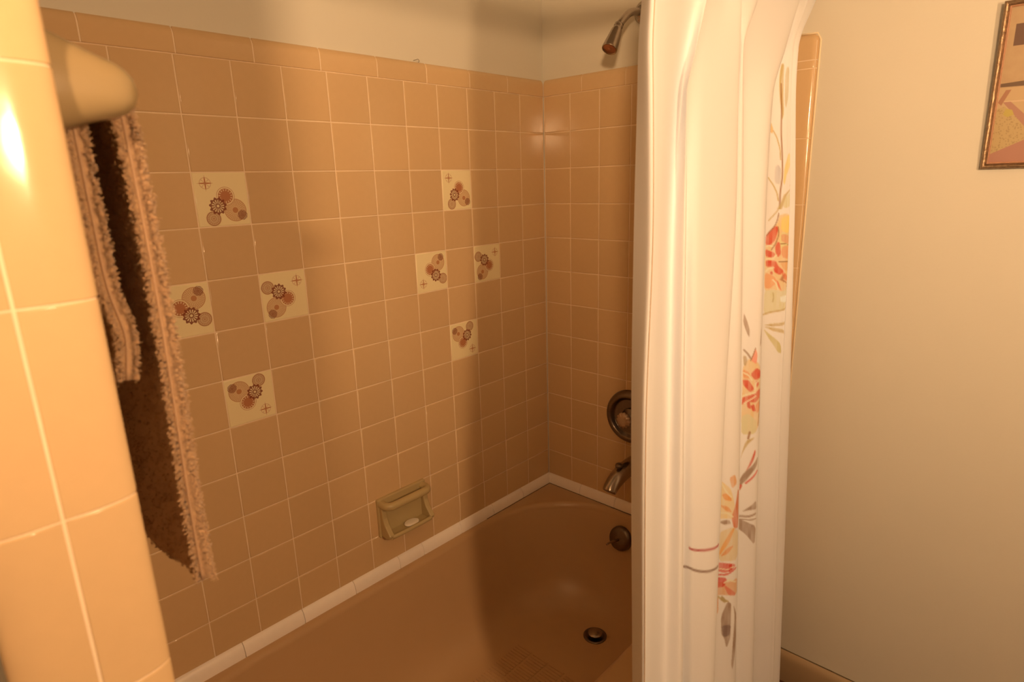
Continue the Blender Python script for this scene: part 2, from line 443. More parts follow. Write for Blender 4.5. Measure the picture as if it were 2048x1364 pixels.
# ================================================================== LAMPS behind the camera
em = bpy.data.materials.new('frosted_bulb'); em.use_nodes = True
b_ = em.node_tree.nodes['Principled BSDF']
b_.inputs['Base Color'].default_value = (.9, .8, .6, 1); b_.inputs['Emission Color'].default_value = (*BULB_COLOUR, 1)
for (bx, by, bz), strength, r_ in BULBS:
    m2 = em.copy(); m2.node_tree.nodes['Principled BSDF'].inputs['Emission Strength'].default_value = strength
    root = empty('pendant_lamp', (bx, by, RZ1))
    bowl = r_ > .05  # invented opaque bowl dims the larger globe for everything lower down
    tag(root, 'hanging lamp with a frosted globe in an added bowl that cuts its downward light' if bowl else 'bare round bulb hanging on a cord', 'lamp')
    top = bz+r_+.05
    child('ceiling_rose', lathe([(0, 0), (.05, 0), (.046, .015), (.02, .025), (0, .025)], (bx, by, RZ1), (0, 0, -1), 32, M['chrome']), root)
    child('cord', lathe([(0, .02), (.004, .02), (.004, RZ1-top+.005), (0, RZ1-top+.005)], (bx, by, RZ1), (0, 0, -1), 12, M['black']), root)
    child('socket', lathe([(0, .0), (.012, .0), (.018, .015), (.018, .056), (0, .056)], (bx, by, top), (0, 0, -1), 24, M['chrome']), root)
    if bowl:
        pr_ = [(.001, -.125), (.06, -.120), (.12, -.100), (.165, -.060), (.180, -.040), (.177, -.038), (.160, -.056), (.115, -.094), (.06, -.113), (.001, -.118)]
        child('cutoff_bowl', lathe(pr_, (bx, by, bz), (0, 0, 1), 48, M['bowl']), root)
        for q in range(3):
            an = q*2.0944+.4
            v, f = tube([(bx+.178*math.cos(an), by+.178*math.sin(an), bz-.04), (bx+.01*math.cos(an), by+.01*math.sin(an), top-.01)], .0012, 6)
            child('cutoff_bowl_wire', mesh_raw('cutoff_bowl_wire', v, f, M['chrome']), root)
    child('bulb', lathe([(0, -r_)]+[(r_*math.cos(R(t)), r_*math.sin(R(t))) for t in range(-75, 90, 15)]+[(0, r_)], (bx, by, bz), (0, 0, -1), 32, m2), root)

# ================================================================== BATHTUB
tub = empty('bathtub', (-.74, -.40, 0))
tag(tub, 'tan enamelled bathtub set into the tiled alcove', 'bathtub')
NR = 160
def rrect(x0, x1, y0, y1, r, z):
    """rounded rectangle ring with evenly spread points"""
    r = min(r, (x1-x0)/2-1e-4, (y1-y0)/2-1e-4)
    cx, cy, hx, hy = (x0+x1)/2, (y0+y1)/2, (x1-x0)/2, (y1-y0)/2
    out = []
    for k in range(NR):
        t = 2*math.pi*(k+.5)/NR
        q = int(t/(math.pi/2)); a_ = t-q*math.pi/2
        # the quarter is split between the straight run and the corner arc
        sx, sy = ((1, 1), (-1, 1), (-1, -1), (1, -1))[q]
        u = a_/(math.pi/2) if q % 2 == 0 else 1-a_/(math.pi/2)
        if u < .2: px, py = hx, (hy-r)*u/.2
        elif u > .7: px, py = (hx-r)*(1-u)/.3, hy
        else:
            g = (u-.2)/.5*math.pi/2
            px, py = hx-r+r*math.cos(g), hy-r+r*math.sin(g)
        out.append((cx+sx*px, cy+sy*py, z))
    return out
DZ = .3455
OX0, OX1, OY0, OY1 = PX1+.001, -.001, -.79, -.001
rings = [rrect(OX0, OX1, OY0+.012, OY1, .006, 0.), rrect(OX0, OX1, OY0+.012, OY1, .006, .05), rrect(OX0, OX1, OY0, OY1, .006, .06), rrect(OX0, OX1, OY0, OY1, .006, DZ-.02)]
for t in (30, 60, 90): rings.append(rrect(OX0, OX1, OY0+.02*(1-math.cos(R(t))), OY1, .006, DZ-.02+.02*math.sin(R(t))))
IX0, IX1, IY0, IY1 = -1.435, -.026, -.668, -.036
RB = .022
for t in (0, 20, 40, 60, 80, 90):
    k = RB*(1-math.sin(R(t))); rings.append(rrect(IX0-k, IX1+k*.7, IY0-k, IY1+k, .30+k, DZ-RB+RB*math.cos(R(t))))
#            x0     x1     y0     y1     r    z
levels = [(-1.43, -.034, -.663, -.044, .295, .30), (-1.41, -.050, -.652, -.060, .285, .24), (-1.37, -.075, -.636, -.084, .27, .17),
          (-1.33, -.098, -.622, -.106, .255, .115), (-1.30, -.116, -.608, -.124, .245, .085), (-1.265, -.140, -.588, -.146, .23, .061),
          (-1.235, -.166, -.566, -.170, .21, .0455), (-1.205, -.192, -.545, -.192, .19, .0375), (-1.18, -.215, -.525, -.212, .17, .035)]
for l in levels: rings.append(rrect(*l[:5], l[5]))
rings.append(rrect(-.9, -.45, -.42, -.33, .04, .035))
v = [p for r_ in rings for p in r_]; f = []
for i in range(len(rings)-1):
    for k in range(NR): f.append((i*NR+k, i*NR+(k+1) % NR, (i+1)*NR+(k+1) % NR, (i+1)*NR+k))
f.append(tuple((len(rings)-1)*NR+k for k in range(NR)))
bm = bmesh.new(); me = mesh_raw('t', v, f, None, False); bm.from_mesh(me); bpy.data.meshes.remove(me)
child('basin', mesh_bm('basin', bm, M['tub']), tub)
# raised anti-slip bars on the tub floor
v, f = [], []
def bar(x0, x1, y0, y1, z0, z1):
    b_ = len(v)
    v.extend([(x0, y0, z0), (x1, y0, z0), (x1, y1, z0), (x0, y1, z0), (x0+.0005, y0+.0005, z1), (x1-.0005, y0+.0005, z1), (x1-.0005, y1-.0005, z1), (x0+.0005, y1-.0005, z1)])
    f.extend([tuple(b_+q for q in t) for t in ((4, 5, 6, 7), (0, 1, 5, 4), (1, 2, 6, 5), (2, 3, 7, 6), (3, 0, 4, 7))])
for row in range(5):
    y1 = -.228-row*.062
    for q in range(72):
        x = -.43-q*.0105
        bar(x-.0058, x, y1-.054, y1, .0349, .0372)
g = child('grip_pattern', mesh_raw('grip_pattern', v, f, M['tub'], False), tub); g['kind'] = 'stuff'; g['label'] = 'rows of small raised anti-slip bars on the tub floor'
# drain and pop-up stopper
DX, DY = -.247, -.384
child('drain_ring', lathe([(0, .001), (.036, .001), (.036, .003), (.033, .0045), (.028, .004), (.024, -.002), (.020, -.006), (0, -.006)], (DX, DY, .035), (0, 0, 1), 40, M['dark_chrome']), tub)
child('drain_stopper', lathe([(0, -.002), (.008, -.002), (.008, .008), (.021, .009), (.0225, .0115), (.021, .014), (.012, .0165), (0, .017)], (DX, DY, .035), (0, 0, 1), 40, M['chrome']), tub)
# overflow plate with trip lever
OV = Vector((-.050, -.345, .268)); on = Vector((-1, 0, .24)).normalized()
ov = child('overflow_plate', lathe([(0, .016), (.012, .016), (.030, .014), (.037, .010), (.040, .004), (.041, -.004), (0, -.004)], OV, on, 40, M['dark_chrome']), tub)
v, f = tube(smooth_path([OV+on*.012, OV+on*.022+Vector((0, 0, -.002)), OV+on*.045+Vector((0, .006, -.004)), OV+on*.068+Vector((0, .010, -.010))], 5), [.0045]*5+[.0042]*5+[.0032]*5+[.0028], 10)
lv = bpy.data.objects.new('trip_lever', mesh_raw('trip_lever', v, f, M['chrome'])); link(lv, ov)

# ================================================================== SHOWER FITTINGS (on the right wall)
sh = empty('wall_shower', (0, -.36, 1.852)); tag(sh, 'tarnished chrome shower head on a bent arm beside the curtain', 'shower head')
child('wall_flange', lathe([(0, .022), (.014, .022), (.016, .014), (.024, .009), (.030, .003), (.0315, -.005), (0, -.005)], (.001, -.36, 1.852), (-1, 0, 0), 40, M['chrome']), sh)
arm_p = smooth_path([(0, -.36, 1.852), (-.04, -.36, 1.847), (-.072, -.36, 1.839), (-.098, -.36, 1.822), (-.118, -.36, 1.806), (-.130, -.36, 1.793)], 7)
v, f = tube(arm_p, .0098, 20); child('shower_arm', mesh_raw('shower_arm', v, f, M['chrome']), sh)
hd = (Vector((-.166, -.36, 1.738))-Vector((-.124, -.36, 1.800))).normalized()
ho = Vector((-.122, -.36, 1.803))
hb = child('spray_head', lathe([(0, -.001), (.0118, -.001), (.0122, .006), (.0105, .0085), (.0118, .011), (.0125, .0135), (.0145, .020), (.0185, .055), (.0200, .072), (.0198, .0765), (.0180, .0775), (.0172, .074), (0, .074)], ho, hd, 40, M['chrome']), sh)
fc = bpy.data.objects.new('spray_face', lathe([(0, .0775), (.004, .0775), (.0045, .075), (.0165, .0748), (.0165, .073), (0, .073)], ho, hd, 32, M['copper_face'])); link(fc, hb)

vl = empty('shower_valve', (0, -.345, .683)); tag(vl, 'round tarnished chrome shower valve plate with a small fluted knob', 'shower valve')
VC = (0.0, -.345, .683)
child('valve_plate', lathe([(0, .006), (.055, .006), (.060, .010), (.064, .019), (.070, .0225), (.078, .021), (.085, .013), (.088, .002), (.088, -.004), (0, -.004)], VC, (-1, 0, 0), 64, M['dark_chrome']), vl)
child('valve_stem', lathe([(0, .005), (.030, .005), (.028, .012), (.012, .016), (.012, .032), (0, .032)], VC, (-1, 0, 0), 32, M['dark_chrome']), vl)
v, f = [], []                                    # fluted knob
nf = 48
kp = [(.012, .030), (.022, .033), (.025, .040), (.024, .048), (.016, .053), (.008, .054), (0.0005, .054)]
for r_, h in kp:
    for k in range(nf):
        t = 2*math.pi*k/nf; rr = r_*(1+.06*math.cos(12*t)) if r_ > .01 else r_
        v.append((VC[0]-h, VC[1]+rr*math.cos(t), VC[2]+rr*math.sin(t)))
for i in range(len(kp)-1):
    for k in range(nf): f.append((i*nf+k, i*nf+(k+1) % nf, (i+1)*nf+(k+1) % nf, (i+1)*nf+k))
bm = bmesh.new(); me = mesh_raw('t', v, f, None, False); bm.from_mesh(me); bpy.data.meshes.remove(me)
child('knob', mesh_bm('knob', bm, M['clear'], True), vl)

st = empty('tub_spout', (0, -.36, .517)); tag(st, 'chrome tub spout with a diverter knob above the white trim', 'tub spout')
sp_path = smooth_path([(.002, -.36, .522), (-.03, -.36, .522), (-.07, -.36, .519), (-.105, -.36, .508), (-.130, -.36, .494), (-.143, -.36, .480)], 7)
nr = len(sp_path)
rad = [.0285-.0075*(i/(nr-1))**1.5 for i in range(nr)]; rad[-1] = .016
v, f = tube(sp_path, rad, 28); child('spout_body', mesh_raw('spout_body', v, f, M['chrome']), st)
child('diverter_knob', lathe([(0, 0), (.005, 0), (.005, .010), (.011, .012), (.012, .017), (.009, .021), (0, .021)], (-.088, -.36, .535), (-.12, 0, 1), 24, M['dark_chrome']), st)

# ================================================================== SOAP DISH
sd = empty('soap_dish', (-.66, 0, .466)); tag(sd, 'olive tan ceramic soap dish with a grab bar set in the tiled wall', 'soap dish')
SX0, SX1, SZ0, SZ1 = -.745, -.577, .466, .583
bm = bmesh.new(); box_bm(bm, SX0, SX1, -.009, .004, SZ0, SZ1, bevel=.004, seg=3)
child('back_plate', mesh_bm('back_plate', bm, M['olive']), sd)
bm = bmesh.new()
def side_plate(x0, x1):
    pr_ = [(-.006, SZ0+.006), (-.030, SZ0+.003), (-.045, SZ0+.008), (-.050, SZ0+.017), (-.043, SZ0+.026), (-.030, SZ0+.042), (-.022, SZ0+.062), (-.020, SZ0+.085), (-.024, SZ1-.012), (-.006, SZ1-.006)]
    a_ = [bm.verts.new((x0, y, z)) for y, z in pr_]; b2 = [bm.verts.new((x1, y, z)) for y, z in pr_]
    fs = [bm.faces.new(a_), bm.faces.new(b2[::-1])]
    for k in range(len(pr_)): fs.append(bm.faces.new((a_[k], b2[k], b2[(k+1) % len(pr_)], a_[(k+1) % len(pr_)])))
    return a_+b2
va = side_plate(SX0+.004, SX0+.020)+side_plate(SX1-.020, SX1-.004)
box_bm(bm, SX0+.012, SX1-.012, -.046, -.006, SZ0+.003, SZ0+.011)
bmesh.ops.recalc_face_normals(bm, faces=bm.faces)
bmesh.ops.bevel(bm, geom=list(bm.edges), offset=.003, segments=2, profile=.5, affect='EDGES')
child('tray', mesh_bm('tray', bm, M['olive']), sd)
v, f = tube(smooth_path([(SX0+.012, -.030, SZ0+.020), (SX0+.018, -.044, SZ0+.014), (SX0+.036, -.0485, SZ0+.0135), (SX1-.036, -.0485, SZ0+.0135), (SX1-.018, -.044, SZ0+.014), (SX1-.012, -.030, SZ0+.020)], 8), .0062, 14)
child('lip', mesh_raw('lip', v, f, M['olive']), sd)
v, f = tube(smooth_path([(SX0+.012, -.004, SZ1-.016), (SX0+.012, -.026, SZ1-.016), (SX0+.020, -.038, SZ1-.016), (SX0+.040, -.0415, SZ1-.016), (SX1-.040, -.0415, SZ1-.016), (SX1-.020, -.038, SZ1-.016), (SX1-.012, -.026, SZ1-.016), (SX1-.012, -.004, SZ1-.016)], 8), .0112, 18)
child('grab_bar', mesh_raw('grab_bar', v, f, M['olive']), sd)
# soap
v, f = [], []
prof = [(0, 0), (.8, 0), (.97, .25), (1, .5), (.97, .75), (.8, .95), (.4, 1), (0, 1)]; ns = 40
for r_, h in prof:
    for k in range(ns):
        t = 2*math.pi*k/ns; v.append((-.650+.0235*r_*math.cos(t), -.0275+.0165*r_*math.sin(t), .4775+.0075*h))
for i in range(len(prof)-1):
    for k in range(ns): f.append((i*ns+k, i*ns+(k+1) % ns, (i+1)*ns+(k+1) % ns, (i+1)*ns+k))
bm = bmesh.new(); me = mesh_raw('t', v, f, None, False); bm.from_mesh(me); bpy.data.meshes.remove(me)
bmesh.ops.remove_doubles(bm, verts=bm.verts, dist=1e-6)
tag(obj('soap_bar', mesh_bm('soap_bar', bm, M['soap'])), 'thin oval white soap lying in the olive dish', 'soap')

# small cup hook left on the cap
v, f = tube(smooth_path([(-.5085, .006, 1.7275), (-.5085, -.006, 1.7275), (-.5065, -.009, 1.7285), (-.5035, -.010, 1.7265), (-.5035, -.010, 1.7225), (-.5065, -.009, 1.7215)], 5), .0006, 8)
tag(obj('wall_hook', mesh_raw('wall_hook', v, f, M['dark_chrome'])), 'tiny bent wire hook at the top of the tile cap', 'hook')

# ================================================================== TOWEL BAR AND TOWEL
BXc, BZc = -1.4375, 1.4955
tb = empty('towel_bar', (PX1, -.775, BZc)); tag(tb, 'olive tan ceramic towel bar on the tub side of the partition', 'towel bar')
def post(yc):
    v, f = [], []; n = 36
    secs = [(PX1-.001, .0345, .027, 1.4985), (PX1+.006, .0338, .0265, 1.4985), (PX1+.016, .0300, .0250, 1.4975), (PX1+.026, .0262, .0238, 1.4965), (PX1+.036, .0228, .0225, 1.4955),
            (PX1+.045, .0200, .0205, 1.4950), (PX1+.052, .0165, .0175, 1.4947), (PX1+.0575, .0110, .0125, 1.4945), (PX1+.0605, .0050, .006, 1.4945), (PX1+.061, .0004, .0005, 1.4945)]
    for x, hz, hy, zc in secs:
        for k in range(n):
            t = 2*math.pi*k/n
            cx, sx = math.cos(t), math.sin(t)
            e_ = .75
            v.append((x, yc+hy*math.copysign(abs(cx)**e_, cx), zc+hz*math.copysign(abs(sx)**e_, sx)))
    for i in range(len(secs)-1):
        for k in range(n): f.append((i*n+k, i*n+(k+1) % n, (i+1)*n+(k+1) % n, (i+1)*n+k))
    bm = bmesh.new(); me = mesh_raw('t', v, f, None, False); bm.from_mesh(me); bpy.data.meshes.remove(me)
    return mesh_bm('bar_post', bm, M['post'], True)
child('bar_post', post(-.775), tb); child('bar_post', post(-.20), tb)
v, f = tube([(BXc, -.775, BZc), (BXc, -.20, BZc)], .0085, 20); child('bar_rod', mesh_raw('bar_rod', v, f, M['olive']), tb)

tw = empty('towel', (-1.42, -.735, 1.05)); tag(tw, 'mauve brown terry towel folded over the bar beside the partition', 'towel')
TY0, TY1 = -.737, -.262
def towel_mid(s, y):
    """middle surface of the hanging towel: s 0..1 from the wall-side hem over the bar to the front hem"""
    k = (y-TY0)/(TY1-TY0)
    wav = .0022*math.sin(9*k+1)+.0014*math.sin(23*k)
    if s < .30:                                       # wall side, hangs down short
        q = s/.30; z = 1.262+q*(1.492-1.262)
        x = BXc-.0150+.0065*math.exp(-((z-1.300)/.030)**2)+wav*(1-q)-.0012
        return Vector((x, y, z))
    if s < .36:
        a_ = math.pi*(1-(s-.30)/.06)
        return Vector((BXc+.0162*math.cos(a_)+.002, y, 1.492+.0165*math.sin(a_)))
    q = (s-.36)/.64; z = 1.492-q*(1.492-1.046)
    x = BXc+.0182+.0022*math.sin(q*5)-.0015*q+wav*q*1.5
    if k < .12: x += .0006*(1-k/.12)
    return Vector((x, y, z-.006*k*q))
NS, NY = 150, 60
TH = .0042
def towel_frame(s, y):
    a_ = towel_mid(max(s-.004, 0), y); b2 = towel_mid(min(s+.004, 1), y)
    t = (b2-a_).normalized(); return towel_mid(s, y), t, Vector((-t.z, 0, t.x)).normalized()      # point, tangent, outward normal
v, f = [], []
for side in (1, -1):
    for i in range(NS+1):
        for j in range(NY+1):
            p_, t_, n_ = towel_frame(i/NS, TY0+(TY1-TY0)*j/NY); v.append(p_+n_*(TH*side))
def vid(sd_, i, j): return sd_*(NS+1)*(NY+1)+i*(NY+1)+j
for i in range(NS):
    for j in range(NY):
        f.append((vid(0, i, j), vid(0, i, j+1), vid(0, i+1, j+1), vid(0, i+1, j)))
        f.append((vid(1, i, j), vid(1, i+1, j), vid(1, i+1, j+1), vid(1, i, j+1)))
for i in range(NS):
    for j in (0, NY): f.append((vid(0, i, j), vid(0, i+1, j), vid(1, i+1, j), vid(1, i, j)))
for j in range(NY):
    for i in (0, NS): f.append((vid(0, i, j), vid(0, i, j+1), vid(1, i, j+1), vid(1, i, j)))
bm = bmesh.new(); me = mesh_raw('t', v, f, None, False); bm.from_mesh(me); bpy.data.meshes.remove(me)
child('cloth', mesh_bm('cloth', bm, M['towel'], True), tw)
# corded edge
pth = [towel_mid(i/90, TY0-.0008) for i in range(91)]
v, f = tube(pth, .0013, 8); child('edge_cord', mesh_raw('edge_cord', v, f, M['binding']), tw)
# terry loops: short curled threads
rg = random.Random(11)
PV, PF = [], []
def loop(base, out, lean, h, wd, r_=.00042):
    sdv = out.cross(lean)
    if sdv.length < 1e-5: return
    sdv.normalize(); m = 5; b0 = len(PV)
    tilt = lean*(wd*rg.uniform(.6, 1.3))+sdv*(wd*rg.uniform(-.8, .8))
    for q in range(m):
        u = q/(m-1)
        p_ = base+out*(h*math.sin(u*math.pi*.86))+tilt*u
        for k in range(3):
            an = 2.094*k; PV.append(p_+out*(r_*math.sin(an))+sdv*(r_*math.cos(an)))
    for q in range(m-1):
        for k in range(3): PF.append((b0+q*3+k, b0+q*3+(k+1) % 3, b0+q*3+3+(k+1) % 3, b0+q*3+3+k))
def scatter(n, s0, s1, y0, y1, side, h, wd, bias=1.):
    for _ in range(n):
        s = rg.uniform(s0, s1); y = y0+(y1-y0)*rg.random()**bias
        p_, t_, n_ = towel_frame(s, y)
        o_ = (n_*side+Vector((0, -.25*rg.random(), 0))+t_*rg.uniform(-.3, .5)).normalized()
        loop(p_+n_*(side*(TH-.0006)), o_, (t_*rg.uniform(-1, 1)+Vector((0, 1, 0))*rg.uniform(-1, 1)).normalized(), h*rg.uniform(.6, 1.25), wd)
scatter(7500, .33, 1., TY0, TY0+.07, 1, .0085, .0045, 1.3)     # outer face
scatter(6000, .33, 1., TY0, TY1, -1, .0035, .003, 1.2)       # inner face of the front half
scatter(2200, 0, .34, TY0, TY0+.08, 1, .0055, .0035, 1.6)
scatter(2200, 0, .34, TY0, TY0+.08, -1, .0055, .0035, 1.6)
for s0, s1, n in ((.355, 1., 1300), (0, .345, 620)):          # big loops right at the edge, both faces
    for i in range(n):
        s = s0+(s1-s0)*(i+rg.random())/n; p_, t_, n_ = towel_frame(s, TY0)
        sd_ = rg.choice((1, -1))
        loop(p_+n_*(sd_*rg.uniform(.0012, .0040))+Vector((0, -.0004, 0)), (n_*sd_*1.+Vector((0, -.55, 0))+t_*rg.uniform(-.5, .5)).normalized(), t_*rg.choice((1, -1)), .0062*rg.uniform(.6, 1.3), .0026, .0008)
for _ in range(900):                                          # lower hem fringe
    y = rg.uniform(TY0, TY1); p_, t_, n_ = towel_frame(1., y)
    loop(p_+n_*rg.uniform(-TH, TH), t_, Vector((0, 1, 0))*rg.choice((1, -1)), .003*rg.uniform(.6, 1.4), .0025)
pl = child('terry_pile', mesh_raw('terry_pile', PV, PF, M['towel']), tw); pl['kind'] = 'stuff'; pl['label'] = 'looped terry pile of the towel'

# ================================================================== SHOWER CURTAIN AND ROD
rod = empty('curtain_rod', (-.74, -.80, 1.825)); tag(rod, 'straight steel shower rod carrying the floral curtain', 'curtain rod')
child('rod_tube', lathe([(0, .004), (.0127, .004), (.0127, 1.474), (0, 1.474)], (0, -.80, 1.825), (-1, 0, 0), 32, M['steel']), rod)
child('rod_flange', lathe([(0, -.004), (.024, -.004), (.022, .01), (.015, .018), (0, .018)], (0, -.80, 1.825), (-1, 0, 0), 32, M['steel']), rod)
child('rod_flange', lathe([(0, -.004), (.024, -.004), (.022, .01), (.015, .018), (0, .018)], (PX1, -.80, 1.825), (1, 0, 0), 32, M['steel']), rod)

CURTAIN_FOLDS = [
  [(-0.6866, -0.775, 1.6833), (-0.7033, -0.781, 1.6098), (-0.7099, -0.785, 1.5441), (-0.731, -0.797, 1.3704), (-0.7716, -0.825, 1.0251), (-0.8069, -0.86, 0.5603)],
  [(-0.737, -0.82, 1.6659), (-0.7491, -0.826, 1.5975), (-0.7513, -0.83, 1.5362), (-0.7616, -0.842, 1.3724), (-0.8128, -0.87, 1.05), (-0.8539, -0.905, 0.6221)],
  [(-0.7011, -0.822, 1.6716), (-0.7131, -0.828, 1.6015), (-0.719, -0.832, 1.5383), (-0.7386, -0.844, 1.3712), (-0.789, -0.872, 1.0428), (-0.8347, -0.907, 0.6096)],
  [(-0.5863, -0.806, 1.6943), (-0.6127, -0.812, 1.616), (-0.6348, -0.818, 1.5461), (-0.6711, -0.83, 1.3676), (-0.7133, -0.858, 1.0149), (-0.7619, -0.893, 0.5486)],
  [(-0.5681, -0.822, 1.6942), (-0.6218, -0.834, 1.6116), (-0.6605, -0.842, 1.5416), (-0.6773, -0.857, 1.3681), (-0.7093, -0.885, 1.0206), (-0.7414, -0.92, 0.5508)],
  [(-0.5371, -0.803, 1.7032), (-0.5683, -0.803, 1.6227), (-0.5913, -0.802, 1.551), (-0.5902, -0.808, 1.3632), (-0.6162, -0.834, 0.9776), (-0.6447, -0.869, 0.4495)],
  [(-0.472, -0.803, 1.7143), (-0.5111, -0.808, 1.6289), (-0.5357, -0.812, 1.5541), (-0.5664, -0.826, 1.3621), (-0.6012, -0.855, 0.9782), (-0.6339, -0.89, 0.455)],
  [(-0.4263, -0.816, 1.7195), (-0.4406, -0.824, 1.6349), (-0.4515, -0.83, 1.5584), (-0.4741, -0.848, 1.3575), (-0.5459, -0.882, 0.9674), (-0.5978, -0.917, 0.4459)],
  [(-0.4169, -0.81, 1.7222), (-0.4289, -0.817, 1.6374), (-0.4376, -0.822, 1.5603), (-0.4508, -0.836, 1.3562), (-0.4948, -0.858, 0.9448), (-0.5263, -0.885, 0.3746)],
  [(-0.3646, -0.82, 1.7292), (-0.4241, -0.826, 1.6366), (-0.4283, -0.832, 1.5599), (-0.4339, -0.847, 1.3554), (-0.4484, -0.875, 0.9343), (-0.4665, -0.91, 0.3474)],
  [(-0.302, -0.79, 1.7457), (-0.3569, -0.793, 1.6497), (-0.3537, -0.796, 1.5693), (-0.3528, -0.809, 1.3509), (-0.3665, -0.838, 0.8985), (-0.3854, -0.875, 0.2674)],
  [(-0.1422, -0.812, 1.7685), (-0.228, -0.822, 1.6608), (-0.284, -0.828, 1.571), (-0.3109, -0.842, 1.349), (-0.3327, -0.87, 0.8959), (-0.3439, -0.905, 0.2563)],
  [(-0.1202, -0.8, 1.7746), (-0.1802, -0.8, 1.6699), (-0.2169, -0.798, 1.5792), (-0.2228, -0.804, 1.3441), (-0.2414, -0.832, 0.8569), (-0.2471, -0.867, 0.1632)],
  [(-0.0785, -0.805, 1.7807), (-0.1735, -0.816, 1.6683), (-0.1843, -0.822, 1.579), (-0.1727, -0.835, 1.3418), (-0.201, -0.863, 0.8519), (-0.1953, -0.898, 0.1454)],
  [(-0.069, -0.808, 1.7817), (-0.169, -0.8205, 1.6681), (-0.1797, -0.8265, 1.5789), (-0.1687, -0.84, 1.3417), (-0.1958, -0.868, 0.8515), (-0.1877, -0.903, 0.1431)],
  [(-0.0651, -0.8077, 1.7825), (-0.165, -0.8201, 1.6687), (-0.1757, -0.8261, 1.5792), (-0.1645, -0.8396, 1.3414), (-0.1912, -0.8676, 0.8499), (-0.1824, -0.9026, 0.139)],
  [(-0.0131, -0.806, 1.7916), (-0.1529, -0.826, 1.6692), (-0.169, -0.834, 1.5788), (-0.158, -0.848, 1.3412), (-0.1582, -0.876, 0.8415), (-0.1546, -0.909, 0.1231)],
  [(-0.0275, -0.798, 1.7908), (-0.1315, -0.806, 1.6748), (-0.1365, -0.81, 1.5838), (-0.1198, -0.822, 1.339), (-0.1204, -0.85, 0.8227), (-0.1246, -0.885, 0.0866)],
]

